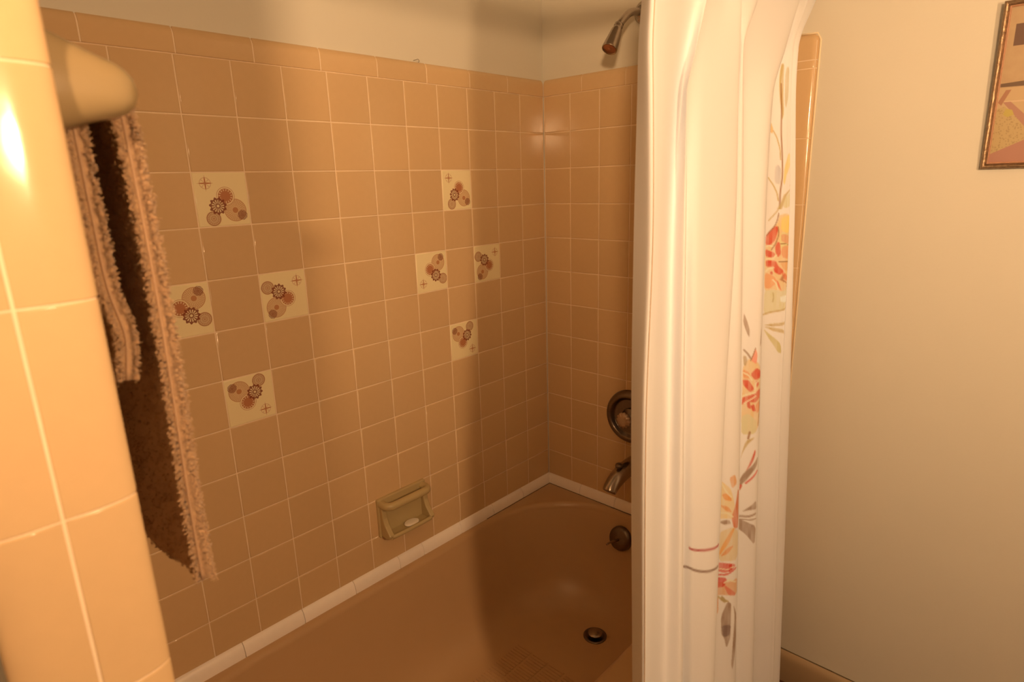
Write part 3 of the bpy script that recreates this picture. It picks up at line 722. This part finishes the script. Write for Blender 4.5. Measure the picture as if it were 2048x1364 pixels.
CURTAIN_PRINT = [  # stroke width (0 = filled), colour, outline as (cloth column, height)
  (0,(205,162,90),[(421,1.6412),(429,1.6412),(432,1.6017),(435,1.5425),(432,1.5277),(429,1.5573)]),
  (0,(215,180,125),[(434,1.6338),(445,1.6338),(446,1.5795),(437,1.5474)]),
  (0.0014,(165,102,50),[(428,1.6017),(431,1.5548),(431,1.503),(433,1.4636),(434,1.4167),(431,1.3797),(431,1.3452)]),
  (0,(245,195,105),[(447,1.4636),(476,1.4537),(442,1.4216),(437,1.3945),(435,1.4019),(437,1.434)]),
  (0,(235,170,80),[(413,1.5203),(416,1.5252),(420,1.5104),(419,1.503),(414,1.5055)]),
  (0.0012,(205,162,90),[(420,1.508),(425,1.4956),(430,1.471),(431,1.4488)]),
  (0,(215,185,150),[(424,1.434),(428,1.4389),(432,1.429),(431,1.397),(424,1.3994)]),
  (0.0014,(205,162,90),[(415,1.4118),(422,1.397),(427,1.3797),(429,1.3625)]),
  (0.0014,(205,162,90),[(476,1.3945),(440,1.3772),(434,1.3551),(431,1.3452)]),
  (0,(228,195,130),[(476,1.3896),(476,1.3551),(438,1.3452),(435,1.3526),(440,1.3723)]),
  (0.0012,(205,162,90),[(418,1.3205),(426,1.3353),(431,1.3477)]),
  (0,(240,185,110),[(415,1.2835),(428,1.3107),(432,1.3353),(476,1.3279),(476,1.2934),(476,1.2071),(476,1.1725),(439,1.1627),(427,1.1676),(416,1.1651),(415,1.2095)]),
  (0,(250,198,95),[(434,1.3304),(476,1.3279),(476,1.3057),(447,1.2909),(434,1.2959)]),
  (0,(228,195,130),[(416,1.1676),(427,1.1676),(439,1.1627),(476,1.175),(476,1.1281),(428,1.1183),(416,1.1133)]),
  (0,(235,200,120),[(433,1.2934),(447,1.2909),(476,1.2638),(433,1.2539)]),
  (0,(232,150,95),[(434,1.2909),(454,1.286),(476,1.2638),(435,1.2712)]),
  (0,(222,78,50),[(415,1.2885),(424,1.3057),(429,1.3082),(430,1.2983),(427,1.2761),(421,1.2663),(415,1.2687)]),
  (0,(222,78,50),[(427,1.2638),(430,1.2737),(433,1.2712),(435,1.2465),(431,1.2391),(428,1.249)]),
  (0,(222,78,50),[(415,1.2589),(425,1.2515),(428,1.2465),(426,1.2391),(416,1.2416)]),
  (0,(222,78,50),[(416,1.2342),(429,1.2317),(432,1.2194),(442,1.2071),(434,1.1997),(427,1.2071),(426,1.2194),(417,1.2194)]),
  (0,(240,150,85),[(416,1.2071),(426,1.1997),(432,1.1849),(423,1.1701),(416,1.1725)]),
  (0,(235,120,75),[(430,1.1898),(433,1.1849),(439,1.1627),(433,1.1725)]),
  (0,(222,78,50),[(422,1.2071),(425,1.2095),(426,1.2021),(423,1.2021)]),
  (0.0012,(165,102,50),[(430,1.3057),(431,1.2885),(428,1.2712),(423,1.2564)]),
  (0.0012,(165,102,50),[(430,1.3353),(429,1.323),(426,1.3082),(416,1.2885)]),
  (0.0012,(190,110,60),[(442,1.1997),(437,1.1873),(476,1.175)]),
  (0.0018,(205,162,90),[(416,1.1133),(428,1.1183),(476,1.1281)]),
  (0,(205,162,90),[(416,1.0887),(428,1.0911),(476,1.0961),(476,1.0911),(429,1.0837)]),
  (0,(205,162,90),[(416,1.0862),(429,1.0813),(476,1.069),(476,1.064),(432,1.0714)]),
  (0,(215,180,105),[(416,1.0813),(425,1.0665),(443,1.0418),(446,1.0221),(437,1.0246),(425,1.0542)]),
  (0,(236,150,90),[(436,1.2638),(460,1.2638),(476,1.2342),(439,1.2367),(435,1.2465)]),
  (0,(236,165,95),[(433,1.2293),(476,1.2268),(476,1.2071),(441,1.2095)]),
  (0,(230,120,70),[(436,1.2071),(443,1.2046),(476,1.1849),(443,1.1873)]),
  (0.0016,(248,212,150),[(416,1.2638),(420,1.2663),(424,1.2638)]),
  (0.0016,(248,212,150),[(417,1.2367),(425,1.2367),(429,1.2441)]),
  (0.002,(248,212,150),[(426,1.2169),(420,1.2145),(417,1.2095)]),
  (0.0014,(248,212,150),[(426,1.1898),(430,1.1824),(433,1.1676)]),
  (0.0009,(165,102,50),[(435,1.2687),(459,1.2663)]),
  (0.0009,(165,102,50),[(434,1.2293),(476,1.2293)]),
  (0.0014,(200,165,95),[(427,1.1602),(428,1.1503),(427,1.1405)]),
  (0,(250,225,180),[(436,1.1528),(476,1.1553),(476,1.1405),(438,1.138)]),
  (0,(172,130,90),[(348,1.1405),(352,1.1257),(356,1.1059),(356,1.0887),(353,1.0961),(347,1.1207)]),
  (0,(172,130,90),[(373,1.1059),(374,1.1109),(374,1.0788),(371,1.0665)]),
  (0.0018,(172,130,90),[(349,1.0616),(354,1.0542),(358,1.0443)]),
  (0,(240,185,110),[(348,1.0221),(351,1.0344),(357,1.0443),(372,1.032),(374,0.9974),(374,0.9012),(367,0.8815),(348,0.8741),(347,0.916),(348,0.9974)]),
  (0,(190,145,85),[(348,1.0492),(352,1.0492),(354,1.0394),(352,1.027),(349,1.0295)]),
  (0,(245,145,100),[(364,1.0665),(367,1.0542),(366,1.032),(358,1.0394)]),
  (0,(222,78,50),[(358,1.0098),(366,1.0246),(374,1.0172),(374,1.0024),(364,0.9974)]),
  (0,(222,78,50),[(348,0.9974),(356,0.9974),(364,0.9777),(358,0.9703),(349,0.9851)]),
  (0,(222,78,50),[(365,0.995),(369,0.9974),(371,0.9876),(367,0.9802)]),
  (0,(222,78,50),[(348,0.958),(361,0.9654),(374,0.9802),(374,0.9604),(366,0.9481),(353,0.9481),(347,0.9407)]),
  (0,(222,78,50),[(354,0.9481),(358,0.9506),(360,0.9333),(355,0.9358)]),
  (0,(222,78,50),[(359,0.9407),(364,0.9456),(367,0.9284),(362,0.9284)]),
  (0,(228,195,130),[(347,0.916),(357,0.9234),(370,0.9037),(367,0.879),(348,0.8741)]),
  (0.002,(165,102,50),[(359,0.8815),(357,0.8667)]),
  (0,(205,162,90),[(346,0.8149),(354,0.8618),(367,0.8716),(358,0.8568),(351,0.8371)]),
  (0,(215,95,60),[(367,0.8445),(368,0.8346),(363,0.81),(354,0.7878),(360,0.8124)]),
  (0,(172,130,90),[(373,0.8272),(371,0.805),(359,0.7804),(342,0.7607),(354,0.7903),(363,0.805)]),
  (0.0018,(222,78,50),[(355,0.7631),(364,0.7779),(372,0.7927)]),
  (0,(172,130,90),[(345,0.7582),(351,0.7829),(360,0.8001),(367,0.8001),(356,0.7705),(349,0.7582)]),
  (0,(215,95,60),[(345,0.7434),(346,0.7607),(351,0.7582),(348,0.7483)]),
  (0,(172,130,90),[(350,0.6941),(359,0.7064),(371,0.7237),(372,0.7015),(362,0.7015)]),
  (0.0022,(172,130,90),[(344,0.6842),(358,0.6842),(370,0.6916)]),
  (0.0014,(172,130,90),[(345,0.6768),(358,0.6768),(371,0.6793)]),
  (0,(172,130,90),[(340,0.6793),(349,0.6768),(372,0.662),(370,0.6151),(356,0.6423),(340,0.6595)]),
  (0,(238,150,85),[(348,1.0196),(356,1.0147),(360,0.9999),(349,0.9999)]),
  (0.0014,(248,212,150),[(349,1.0122),(356,1.0073),(360,0.9974)]),
  (0.0016,(248,212,150),[(348,0.9604),(359,0.9678),(365,0.9703)]),
  (0.0014,(248,212,150),[(364,0.9752),(366,0.9925),(373,0.9974)]),
  (0.0012,(248,212,150),[(351,0.9456),(360,0.9555),(366,0.9629)]),
  (0,(238,140,80),[(366,0.9432),(372,0.953),(374,0.9308),(368,0.9234)]),
  (0.0009,(165,102,50),[(358,1.0394),(361,1.0517),(364,1.0665)]),
  (0.001,(165,102,50),[(374,0.958),(373,0.9259),(371,0.8963)]),
  (0,(243,195,122),[(272,0.8322),(287,0.8124),(292,0.8026),(299,0.7607),(296,0.7385),(274,0.7459)]),
  (0,(238,152,75),[(278,0.7976),(289,0.7976),(294,0.7779),(283,0.7829)]),
  (0,(232,160,95),[(289,0.8297),(297,0.8346),(301,0.8149),(293,0.805)]),
  (0,(222,115,60),[(303,0.8001),(306,0.7952),(306,0.7138),(297,0.7163),(293,0.7434),(299,0.7681)]),
  (0,(172,130,90),[(275,0.7385),(290,0.7385),(293,0.7286),(284,0.7286)]),
  (0,(235,192,128),[(275,0.7138),(296,0.7212),(306,0.7039),(306,0.6423),(276,0.6497)]),
  (0,(240,160,78),[(277,0.6719),(294,0.7163),(299,0.7187),(290,0.6842),(278,0.662)]),
  (0,(222,78,50),[(273,0.6497),(302,0.6349),(297,0.6225),(286,0.6201),(272,0.6324)]),
  (0.0018,(222,78,50),[(273,0.6225),(288,0.6151),(302,0.625)]),
  (0,(235,168,105),[(273,0.5905),(274,0.6053),(290,0.5979),(306,0.6003),(306,0.5633),(295,0.5658),(273,0.5757)]),
  (0,(222,78,50),[(272,0.6176),(290,0.6077),(286,0.588),(272,0.5929)]),
  (0,(228,118,78),[(285,0.5954),(302,0.5683),(302,0.5609),(291,0.5683)]),
  (0,(228,150,85),[(272,0.5707),(278,0.5707),(279,0.5313),(272,0.5313)]),
  (0.002,(205,162,90),[(277,0.5707),(285,0.5584),(291,0.5535)]),
  (0,(172,130,90),[(291,0.5535),(296,0.5461),(296,0.514),(296,0.4672),(291,0.4425),(288,0.4672),(284,0.4795),(283,0.5214)]),
  (0,(138,102,76),[(284,0.4992),(296,0.4968),(295,0.4721),(287,0.4696)]),
  (0,(172,130,90),[(299,0.5436),(306,0.5115),(306,0.44),(300,0.3833),(298,0.4006),(300,0.4647),(302,0.5091)]),
  (0,(236,150,80),[(275,0.7755),(288,0.7681),(294,0.7533),(286,0.7582)]),
  (0.0016,(248,212,150),[(278,0.8198),(285,0.8001),(292,0.7878)]),
  (0.0016,(248,212,150),[(276,0.7582),(288,0.7533),(295,0.7434)]),
  (0,(236,150,80),[(279,0.6595),(289,0.6768),(298,0.6793),(289,0.662)]),
  (0.001,(248,212,150),[(276,0.6349),(288,0.6275),(298,0.6299)]),
  (0.0016,(248,212,150),[(286,0.5979),(292,0.6028),(302,0.5929)]),
  (0,(190,150,85),[(283,0.5707),(291,0.5535),(287,0.551),(281,0.5609)]),
  (0.0022,(185,60,50),[(195,0.736),(215,0.7311),(232,0.7311),(238,0.7335)]),
  (0.0024,(150,108,75),[(177,0.6916),(196,0.6965),(212,0.6891),(223,0.6867),(238,0.6891)]),
]

NZ_ROWS, SEG = 700, 34
CURT_TOP, CURT_BOT = 1.799, 0.075
def curtain_grid():
    """plan curve of the hanging folds at every height -> arrays (rows, cols)"""
    zs = np.linspace(CURT_TOP, CURT_BOT, NZ_ROWS)
    nx, ny = [], []
    for keys in CURTAIN_FOLDS:
        k = sorted(keys, key=lambda p: p[2])
        kz = np.array([p[2] for p in k]); kx = np.array([p[0] for p in k]); ky = np.array([p[1] for p in k])
        def hermite(v):
            d = np.diff(v)/np.diff(kz)
            m = np.empty(len(v)); m[0], m[-1] = d[0], d[-1]
            for i in range(1, len(v)-1):
                m[i] = 0 if d[i-1]*d[i] <= 0 else 2*d[i-1]*d[i]/(d[i-1]+d[i])
            out = np.empty(len(zs))
            for n, z in enumerate(zs):
                if z <= kz[0]: out[n] = v[0]+m[0]*(z-kz[0]); continue
                if z >= kz[-1]: out[n] = v[-1]+m[-1]*.6*(z-kz[-1]); continue
                i = int(np.searchsorted(kz, z))-1
                h = kz[i+1]-kz[i]; t = (z-kz[i])/h
                out[n] = ((2*t**3-3*t**2+1)*v[i]+(t**3-2*t**2+t)*h*m[i]
                          + (-2*t**3+3*t**2)*v[i+1]+(t**3-t**2)*h*m[i+1])
            return out
        nx.append(np.minimum(hermite(kx), -.012)); ny.append(hermite(ky))
    nx, ny = np.array(nx), np.array(ny)            # (nodes, rows)
    N = len(nx); X, Y = [], []
    for i in range(N-1):
        a, b, c, d = max(i-1, 0), i, i+1, min(i+2, N-1)
        for q in range(SEG if i < N-2 else SEG+1):
            t = q/SEG
            w = (-.5*t+t*t-.5*t**3, 1-2.5*t*t+1.5*t**3, .5*t+2*t*t-1.5*t**3, -.5*t*t+.5*t**3)
            X.append(w[0]*nx[a]+w[1]*nx[b]+w[2]*nx[c]+w[3]*nx[d])
            Y.append(w[0]*ny[a]+w[1]*ny[b]+w[2]*ny[c]+w[3]*ny[d])
    X, Y = np.array(X).T, np.array(Y).T
    return X, Y, np.repeat(zs[:, None], X.shape[1], 1)

X, Y, Z = curtain_grid()
rows, cols = X.shape
CLOTH = lin((246, 212, 168))
colour = np.ones((rows, cols, 3))*np.array([.83, .86, .92])
base = colour[0, 0].copy()
zrow = Z[:, 0]; cgrid, zgrid = np.meshgrid(np.arange(cols), zrow)
seglen = np.sqrt(np.diff(X, axis=1)**2+np.diff(Y, axis=1)**2)
prng = np.random.RandomState(3)
blot = prng.rand(rows//10+2, cols//4+2)
bi, bj = np.minimum((np.arange(rows)/10), rows/10), np.arange(cols)/4
bi0, bj0 = bi.astype(int), bj.astype(int)
blot = (blot[bi0][:, bj0]*(1-(bi-bi0))[:, None]+blot[bi0+1][:, bj0]*(bi-bi0)[:, None])
for width, rgb, pts in CURTAIN_PRINT:
    tgt = np.array(lin(rgb))/np.array(CLOTH)*base
    pts = np.array(pts, float)
    for _ in range(1):                               # round the corners of the drawn outline
        nx_ = np.roll(pts, -1, 0) if width == 0 else pts[1:]
        cu_ = pts if width == 0 else pts[:-1]
        q_ = np.stack([cu_*.84+nx_*.16, cu_*.16+nx_*.84], 1).reshape(-1, 2)
        pts = q_ if width == 0 else np.concatenate([pts[:1], q_, pts[-1:]])
    if width == 0:                                   # filled watercolour patch
        c0, c1 = pts[:, 0].min(), pts[:, 0].max(); z0, z1 = pts[:, 1].min(), pts[:, 1].max()
        ri = np.where((zrow > z0-.004) & (zrow < z1+.004))[0]; ci = np.arange(max(int(c0)-1, 0), min(int(c1)+2, cols))
        if not len(ri): continue
        cover = 0.
        for oc in (-.35, 0, .35):                    # sub-samples soften the outline
            for oz in (-.0009, 0, .0009):
                gc, gz = np.meshgrid(ci+oc, zrow[ri]+oz); inside = np.zeros(gc.shape, bool)
                for (ax, az), (bx, bz) in zip(pts, np.roll(pts, -1, 0)):
                    cond = (az > gz) != (bz > gz)
                    with np.errstate(divide='ignore', invalid='ignore'):
                        inside ^= cond & (gc < (bx-ax)*(gz-az)/(bz-az)+ax)
                cover = cover+inside/9.
        inside = cover
        m_ = inside*(.62+.38*blot[np.ix_(ri, ci)])
    else:                                            # brush stroke
        z0, z1 = pts[:, 1].min(), pts[:, 1].max()
        ri = np.where((zrow > z0-.006) & (zrow < z1+.006))[0]; ci = np.arange(max(int(pts[:, 0].min())-3, 0), min(int(pts[:, 0].max())+4, cols))
        if not len(ri): continue
        ds = seglen[np.ix_(ri, np.minimum(ci, cols-2))].mean()        # cloth width of one column here
        S_ = np.ones((len(ri), 1))*ci[None]*ds; G = zrow[ri][:, None]*np.ones((1, len(ci))); dm_ = np.full(S_.shape, 9.)
        for (ax, az), (bx, bz) in zip(pts[:-1], pts[1:]):
            e1, e2 = (bx-ax)*ds, bz-az; L2 = max(e1*e1+e2*e2, 1e-12)
            t = np.clip(((S_-ax*ds)*e1+(G-az)*e2)/L2, 0, 1)
            dm_ = np.minimum(dm_, np.sqrt((S_-ax*ds-t*e1)**2+(G-az-t*e2)**2))
        m_ = np.clip(1.6-dm_/width, 0, 1)*.85
    blk = colour[np.ix_(ri, ci)]
    colour[np.ix_(ri, ci)] = blk*(1-m_[..., None])+tgt*m_[..., None]
me = bpy.data.meshes.new('curtain_cloth')
nv = rows*cols
me.vertices.add(nv); me.vertices.foreach_set('co', np.stack([X, Y, Z], -1).astype(np.float32).ravel())
ii = np.arange(rows-1)[:, None]*cols+np.arange(cols-1)[None]
quads = np.stack([ii, ii+cols, ii+cols+1, ii+1], -1).reshape(-1, 4)
me.loops.add(quads.size); me.loops.foreach_set('vertex_index', quads.ravel().astype(np.int32))
me.polygons.add(len(quads)); me.polygons.foreach_set('loop_start', (np.arange(len(quads))*4).astype(np.int32))
me.update(calc_edges=True); me.validate()
me.polygons.foreach_set('use_smooth', [True]*len(quads))
at = me.color_attributes.new('print', 'FLOAT_COLOR', 'POINT')
at.data.foreach_set('color', np.concatenate([colour, np.ones((rows, cols, 1))], -1).astype(np.float32).ravel())
cm = bpy.data.materials.new('printed_curtain_fabric'); cm.use_nodes = True; nt = cm.node_tree
b_ = nt.nodes['Principled BSDF']; b_.inputs['Roughness'].default_value = .75; b_.inputs['Specular IOR Level'].default_value = .2; b_.inputs['Sheen Weight'].default_value = .0
va_ = nt.nodes.new('ShaderNodeVertexColor'); va_.layer_name = 'print'
nt.links.new(va_.outputs[0], b_.inputs['Base Color'])
tr = nt.nodes.new('ShaderNodeBsdfTranslucent'); nt.links.new(va_.outputs[0], tr.inputs[0])
mx = nt.nodes.new('ShaderNodeMixShader'); mx.inputs[0].default_value = .08
nt.links.new(b_.outputs[0], mx.inputs[1]); nt.links.new(tr.outputs[0], mx.inputs[2]); nt.links.new(mx.outputs[0], nt.nodes['Material Output'].inputs[0])
wv = nt.nodes.new('ShaderNodeTexNoise'); wv.inputs['Scale'].default_value = 900; tcn = nt.nodes.new('ShaderNodeTexCoord')
mp = nt.nodes.new('ShaderNodeMapping'); mp.inputs['Scale'].default_value = (1, 1, .15)
nt.links.new(tcn.outputs['Object'], mp.inputs[0]); nt.links.new(mp.outputs[0], wv.inputs['Vector'])
bp = nt.nodes.new('ShaderNodeBump'); bp.inputs['Strength'].default_value = .12; bp.inputs['Distance'].default_value = .001
nt.links.new(wv.outputs[0], bp.inputs['Height']); nt.links.new(bp.outputs[0], b_.inputs['Normal'])
me.materials.append(cm)
cu = empty('shower_curtain', (-.45, -.85, CURT_BOT)); tag(cu, 'white fabric shower curtain drawn aside with orange and red flowers', 'shower curtain')
child('curtain_cloth', me, cu)
# small rings that carry the cloth on the rod
tor_v, tor_f = tube([(.0002*math.sin(t), .0205*math.cos(t), .0205*math.sin(t)) for t in [2*math.pi*k/24 for k in range(25)]], .0016, 8)
ME_RING = mesh_raw('ring', tor_v, tor_f, M['steel'])
for q in (0, 2, 4, 7, 9, 11, 14, 16):
    o = bpy.data.objects.new('ring', ME_RING); link(o, cu)
    o.location = Vector((min(X[0, q*SEG], -.04), -.80, 1.8185))-cu.location
# stitched side hem: a thin folded strip and its seam thread
hc = int(SEG*1.25)
v, f = [], []
for r_ in range(0, rows, 4):
    for q in range(0, hc+1, 3):
        gx = np.gradient(X[r_])[q]; gy = np.gradient(Y[r_])[q]; gl = math.hypot(gx, gy)
        v.append((X[r_, q]+gy/gl*.0013, Y[r_, q]-gx/gl*.0013, Z[r_, q]))
nq = len(range(0, hc+1, 3)); nr_ = len(range(0, rows, 4))
for i in range(nr_-1):
    for k in range(nq-1): f.append((i*nq+k, (i+1)*nq+k, (i+1)*nq+k+1, i*nq+k+1))
hm = mesh_raw('side_hem', v, f, cm)
ha = hm.color_attributes.new('print', 'FLOAT_COLOR', 'POINT')
ha.data.foreach_set('color', np.tile(np.array([*base, 1.], np.float32), len(v)))
child('side_hem', hm, cu)
sx_ = [Vector((X[r_, hc], Y[r_, hc]-.0016, Z[r_, hc])) for r_ in range(0, rows, 6)]
v, f = tube(sx_, .0007, 6)
child('hem_stitching', mesh_raw('hem_stitching', v, f, material('seam_thread', (.55, .40, .28), .9)), cu)

# ================================================================== FRAMED PICTURE
pf = empty('framed_picture', (PAINT, -1.30, 1.42)); tag(pf, 'framed print in an ornate silver bronze frame on the cream wall', 'picture frame')
FY0, FY1, FZ0, FZ1 = -1.45, -1.149, 1.417, 1.722
def ring_frame(prof, name, mat):
    """mitred frame swept around the picture; prof = (inset from the outer edge, distance off the wall)"""
    v, f = [], []; n = len(prof)
    for cy, cz, sy, sz in ((FY1, FZ1, -1, -1), (FY0, FZ1, 1, -1), (FY0, FZ0, 1, 1), (FY1, FZ0, -1, 1)):
        for i_, d_ in prof: v.append((PAINT-d_, cy+sy*i_, cz+sz*i_))
    for q in range(4):
        for k in range(n-1): f.append((q*n+k, q*n+k+1, ((q+1) % 4)*n+k+1, ((q+1) % 4)*n+k))
    bm = bmesh.new(); me = mesh_raw('t', v, f, None, False); bm.from_mesh(me); bpy.data.meshes.remove(me)
    bmesh.ops.subdivide_edges(bm, edges=[], cuts=1)
    return mesh_bm(name, bm, mat, False)
tilt = Matrix.Translation((PAINT, 0, FZ0)) @ Matrix.Rotation(R(-2.2), 4, 'Y') @ Matrix.Translation((-PAINT, 0, -FZ0))
M['frame'] = material('antique_silver_bronze', (.30, .21, .13), .42, metallic=.75, mottle=.6, mscale=160, bump=.7, bscale=180)
M['gilt'] = material('rose_gilt_lip', (.80, .48, .32), .3, metallic=.6, mottle=.2, mscale=200)
def pic_child(name, me):
    o = bpy.data.objects.new(name, me); o.matrix_world = Matrix.Translation(pf.location).inverted() @ tilt; return link(o, pf)
pic_child('moulding', ring_frame([(0, 0), (0, .012), (.0015, .0155), (.004, .017), (.0065, .016), (.008, .0185), (.0095, .0165), (.0105, .011)], 'moulding', M['frame']))
pic_child('inner_lip', ring_frame([(.0095, .010), (.0100, .0172), (.0112, .0178), (.0124, .0165), (.0126, .010)], 'inner_lip', M['gilt']))
pm = bpy.data.materials.new('picture_print'); pm.use_nodes = True; E.nt = pm.node_tree
bs = pm.node_tree.nodes['Principled BSDF']; bs.inputs['Roughness'].default_value = .35
tcn = pm.node_tree.nodes.new('ShaderNodeTexCoord'); spn = pm.node_tree.nodes.new('ShaderNodeSeparateXYZ')
pm.node_tree.links.new(tcn.outputs['Object'], spn.inputs[0])
# print coordinates: a from the left edge, b from the bottom edge, in metres
pa, pb = (FY1-.0125)-E(spn.outputs[1]), E(spn.outputs[2])-(FZ0+.0125)
def convex(pts):
    m = None
    for (x0, y0), (x1, y1) in zip(pts, pts[1:]+pts[:1]):     # clockwise or not: sign by the centroid
        cx, cy = sum(p[0] for p in pts)/len(pts), sum(p[1] for p in pts)/len(pts)
        s = 1 if (x1-x0)*(cy-y0)-(y1-y0)*(cx-x0) > 0 else -1
        h = ((pb-y0)*(x1-x0)-(pa-x0)*(y1-y0))*s > 0
        m = h if m is None else m*h
    return m
nzp = pm.node_tree.nodes.new('ShaderNodeTexNoise'); nzp.inputs['Scale'].default_value = 60; pm.node_tree.links.new(tcn.outputs['Object'], nzp.inputs['Vector'])
vor = pm.node_tree.nodes.new('ShaderNodeTexVoronoi'); vor.inputs['Scale'].default_value = 260; pm.node_tree.links.new(tcn.outputs['Object'], vor.inputs['Vector'])
c = emix((.62, .47, .28), (.52, .36, .22), E(nzp.outputs[0])*1.2-.2)
c = emix(c, (.12, .055, .045), convex([(.010, .250), (.075, .250), (.075, .212), (.010, .212)]))
c = emix(c, (.55, .35, .26), convex([(.022, .243), (.05, .240), (.045, .222), (.030, .226)])*.6)
c = emix(c, (.66, .50, .30), (pb < .138)*1.)
c = emix(c, (.13, .075, .05), convex([(0, .146), (.045, .149), (.2, .156), (.2, .136), (.045, .139), (0, .139)]))
c = emix(c, (.80, .62, .42), ring(pb, .111, .114)*.8)
c = emix(c, (.45, .22, .14), convex([(.0, .112), (.010, .134), (.018, .134), (.006, .106)]))
c = emix(c, (.60, .47, .24), convex([(0, .100), (.012, .104), (.10, .012), (.10, 0), (0, 0)]))
c = emix(c, (.34, .25, .11), convex([(0, .100), (.012, .104), (.10, .012), (.10, 0), (0, 0)])*(E(vor.outputs['Distance']) < .35)*.55)
c = emix(c, (.50, .27, .22), convex([(.008, .112), (.020, .112), (.10, .030), (.09, .012)]))
c = emix(c, (.58, .50, .12), convex([(.014, .100), (.024, .097), (.028, .088), (.018, .084), (.011, .089)]))
c = emix(c, (.50, .25, .21), convex([(0, .016), (.085, .058), (.2, .09), (.2, 0), (0, 0)]))
c = emix(c, (.45, .24, .18), convex([(.078, .055), (.10, .10), (.13, .10), (.11, 0), (.072, 0)]))
c = emix(c, (.16, .12, .08), .34)                    # whole print darkened evenly
pm.node_tree.links.new(c, bs.inputs['Base Color'])
pic_child('picture_sheet', mesh_raw('picture_sheet', [(PAINT-.0105, FY1-.0115, FZ0+.0115), (PAINT-.0105, FY0+.0115, FZ0+.0115), (PAINT-.0105, FY0+.0115, FZ1-.0115), (PAINT-.0105, FY1-.0115, FZ1-.0115),
    (PAINT-.002, FY1-.0115, FZ0+.0115), (PAINT-.002, FY0+.0115, FZ0+.0115), (PAINT-.002, FY0+.0115, FZ1-.0115), (PAINT-.002, FY1-.0115, FZ1-.0115)],
    [(0, 3, 2, 1), (4, 5, 6, 7), (0, 1, 5, 4), (1, 2, 6, 5), (2, 3, 7, 6), (3, 0, 4, 7)], pm, False))
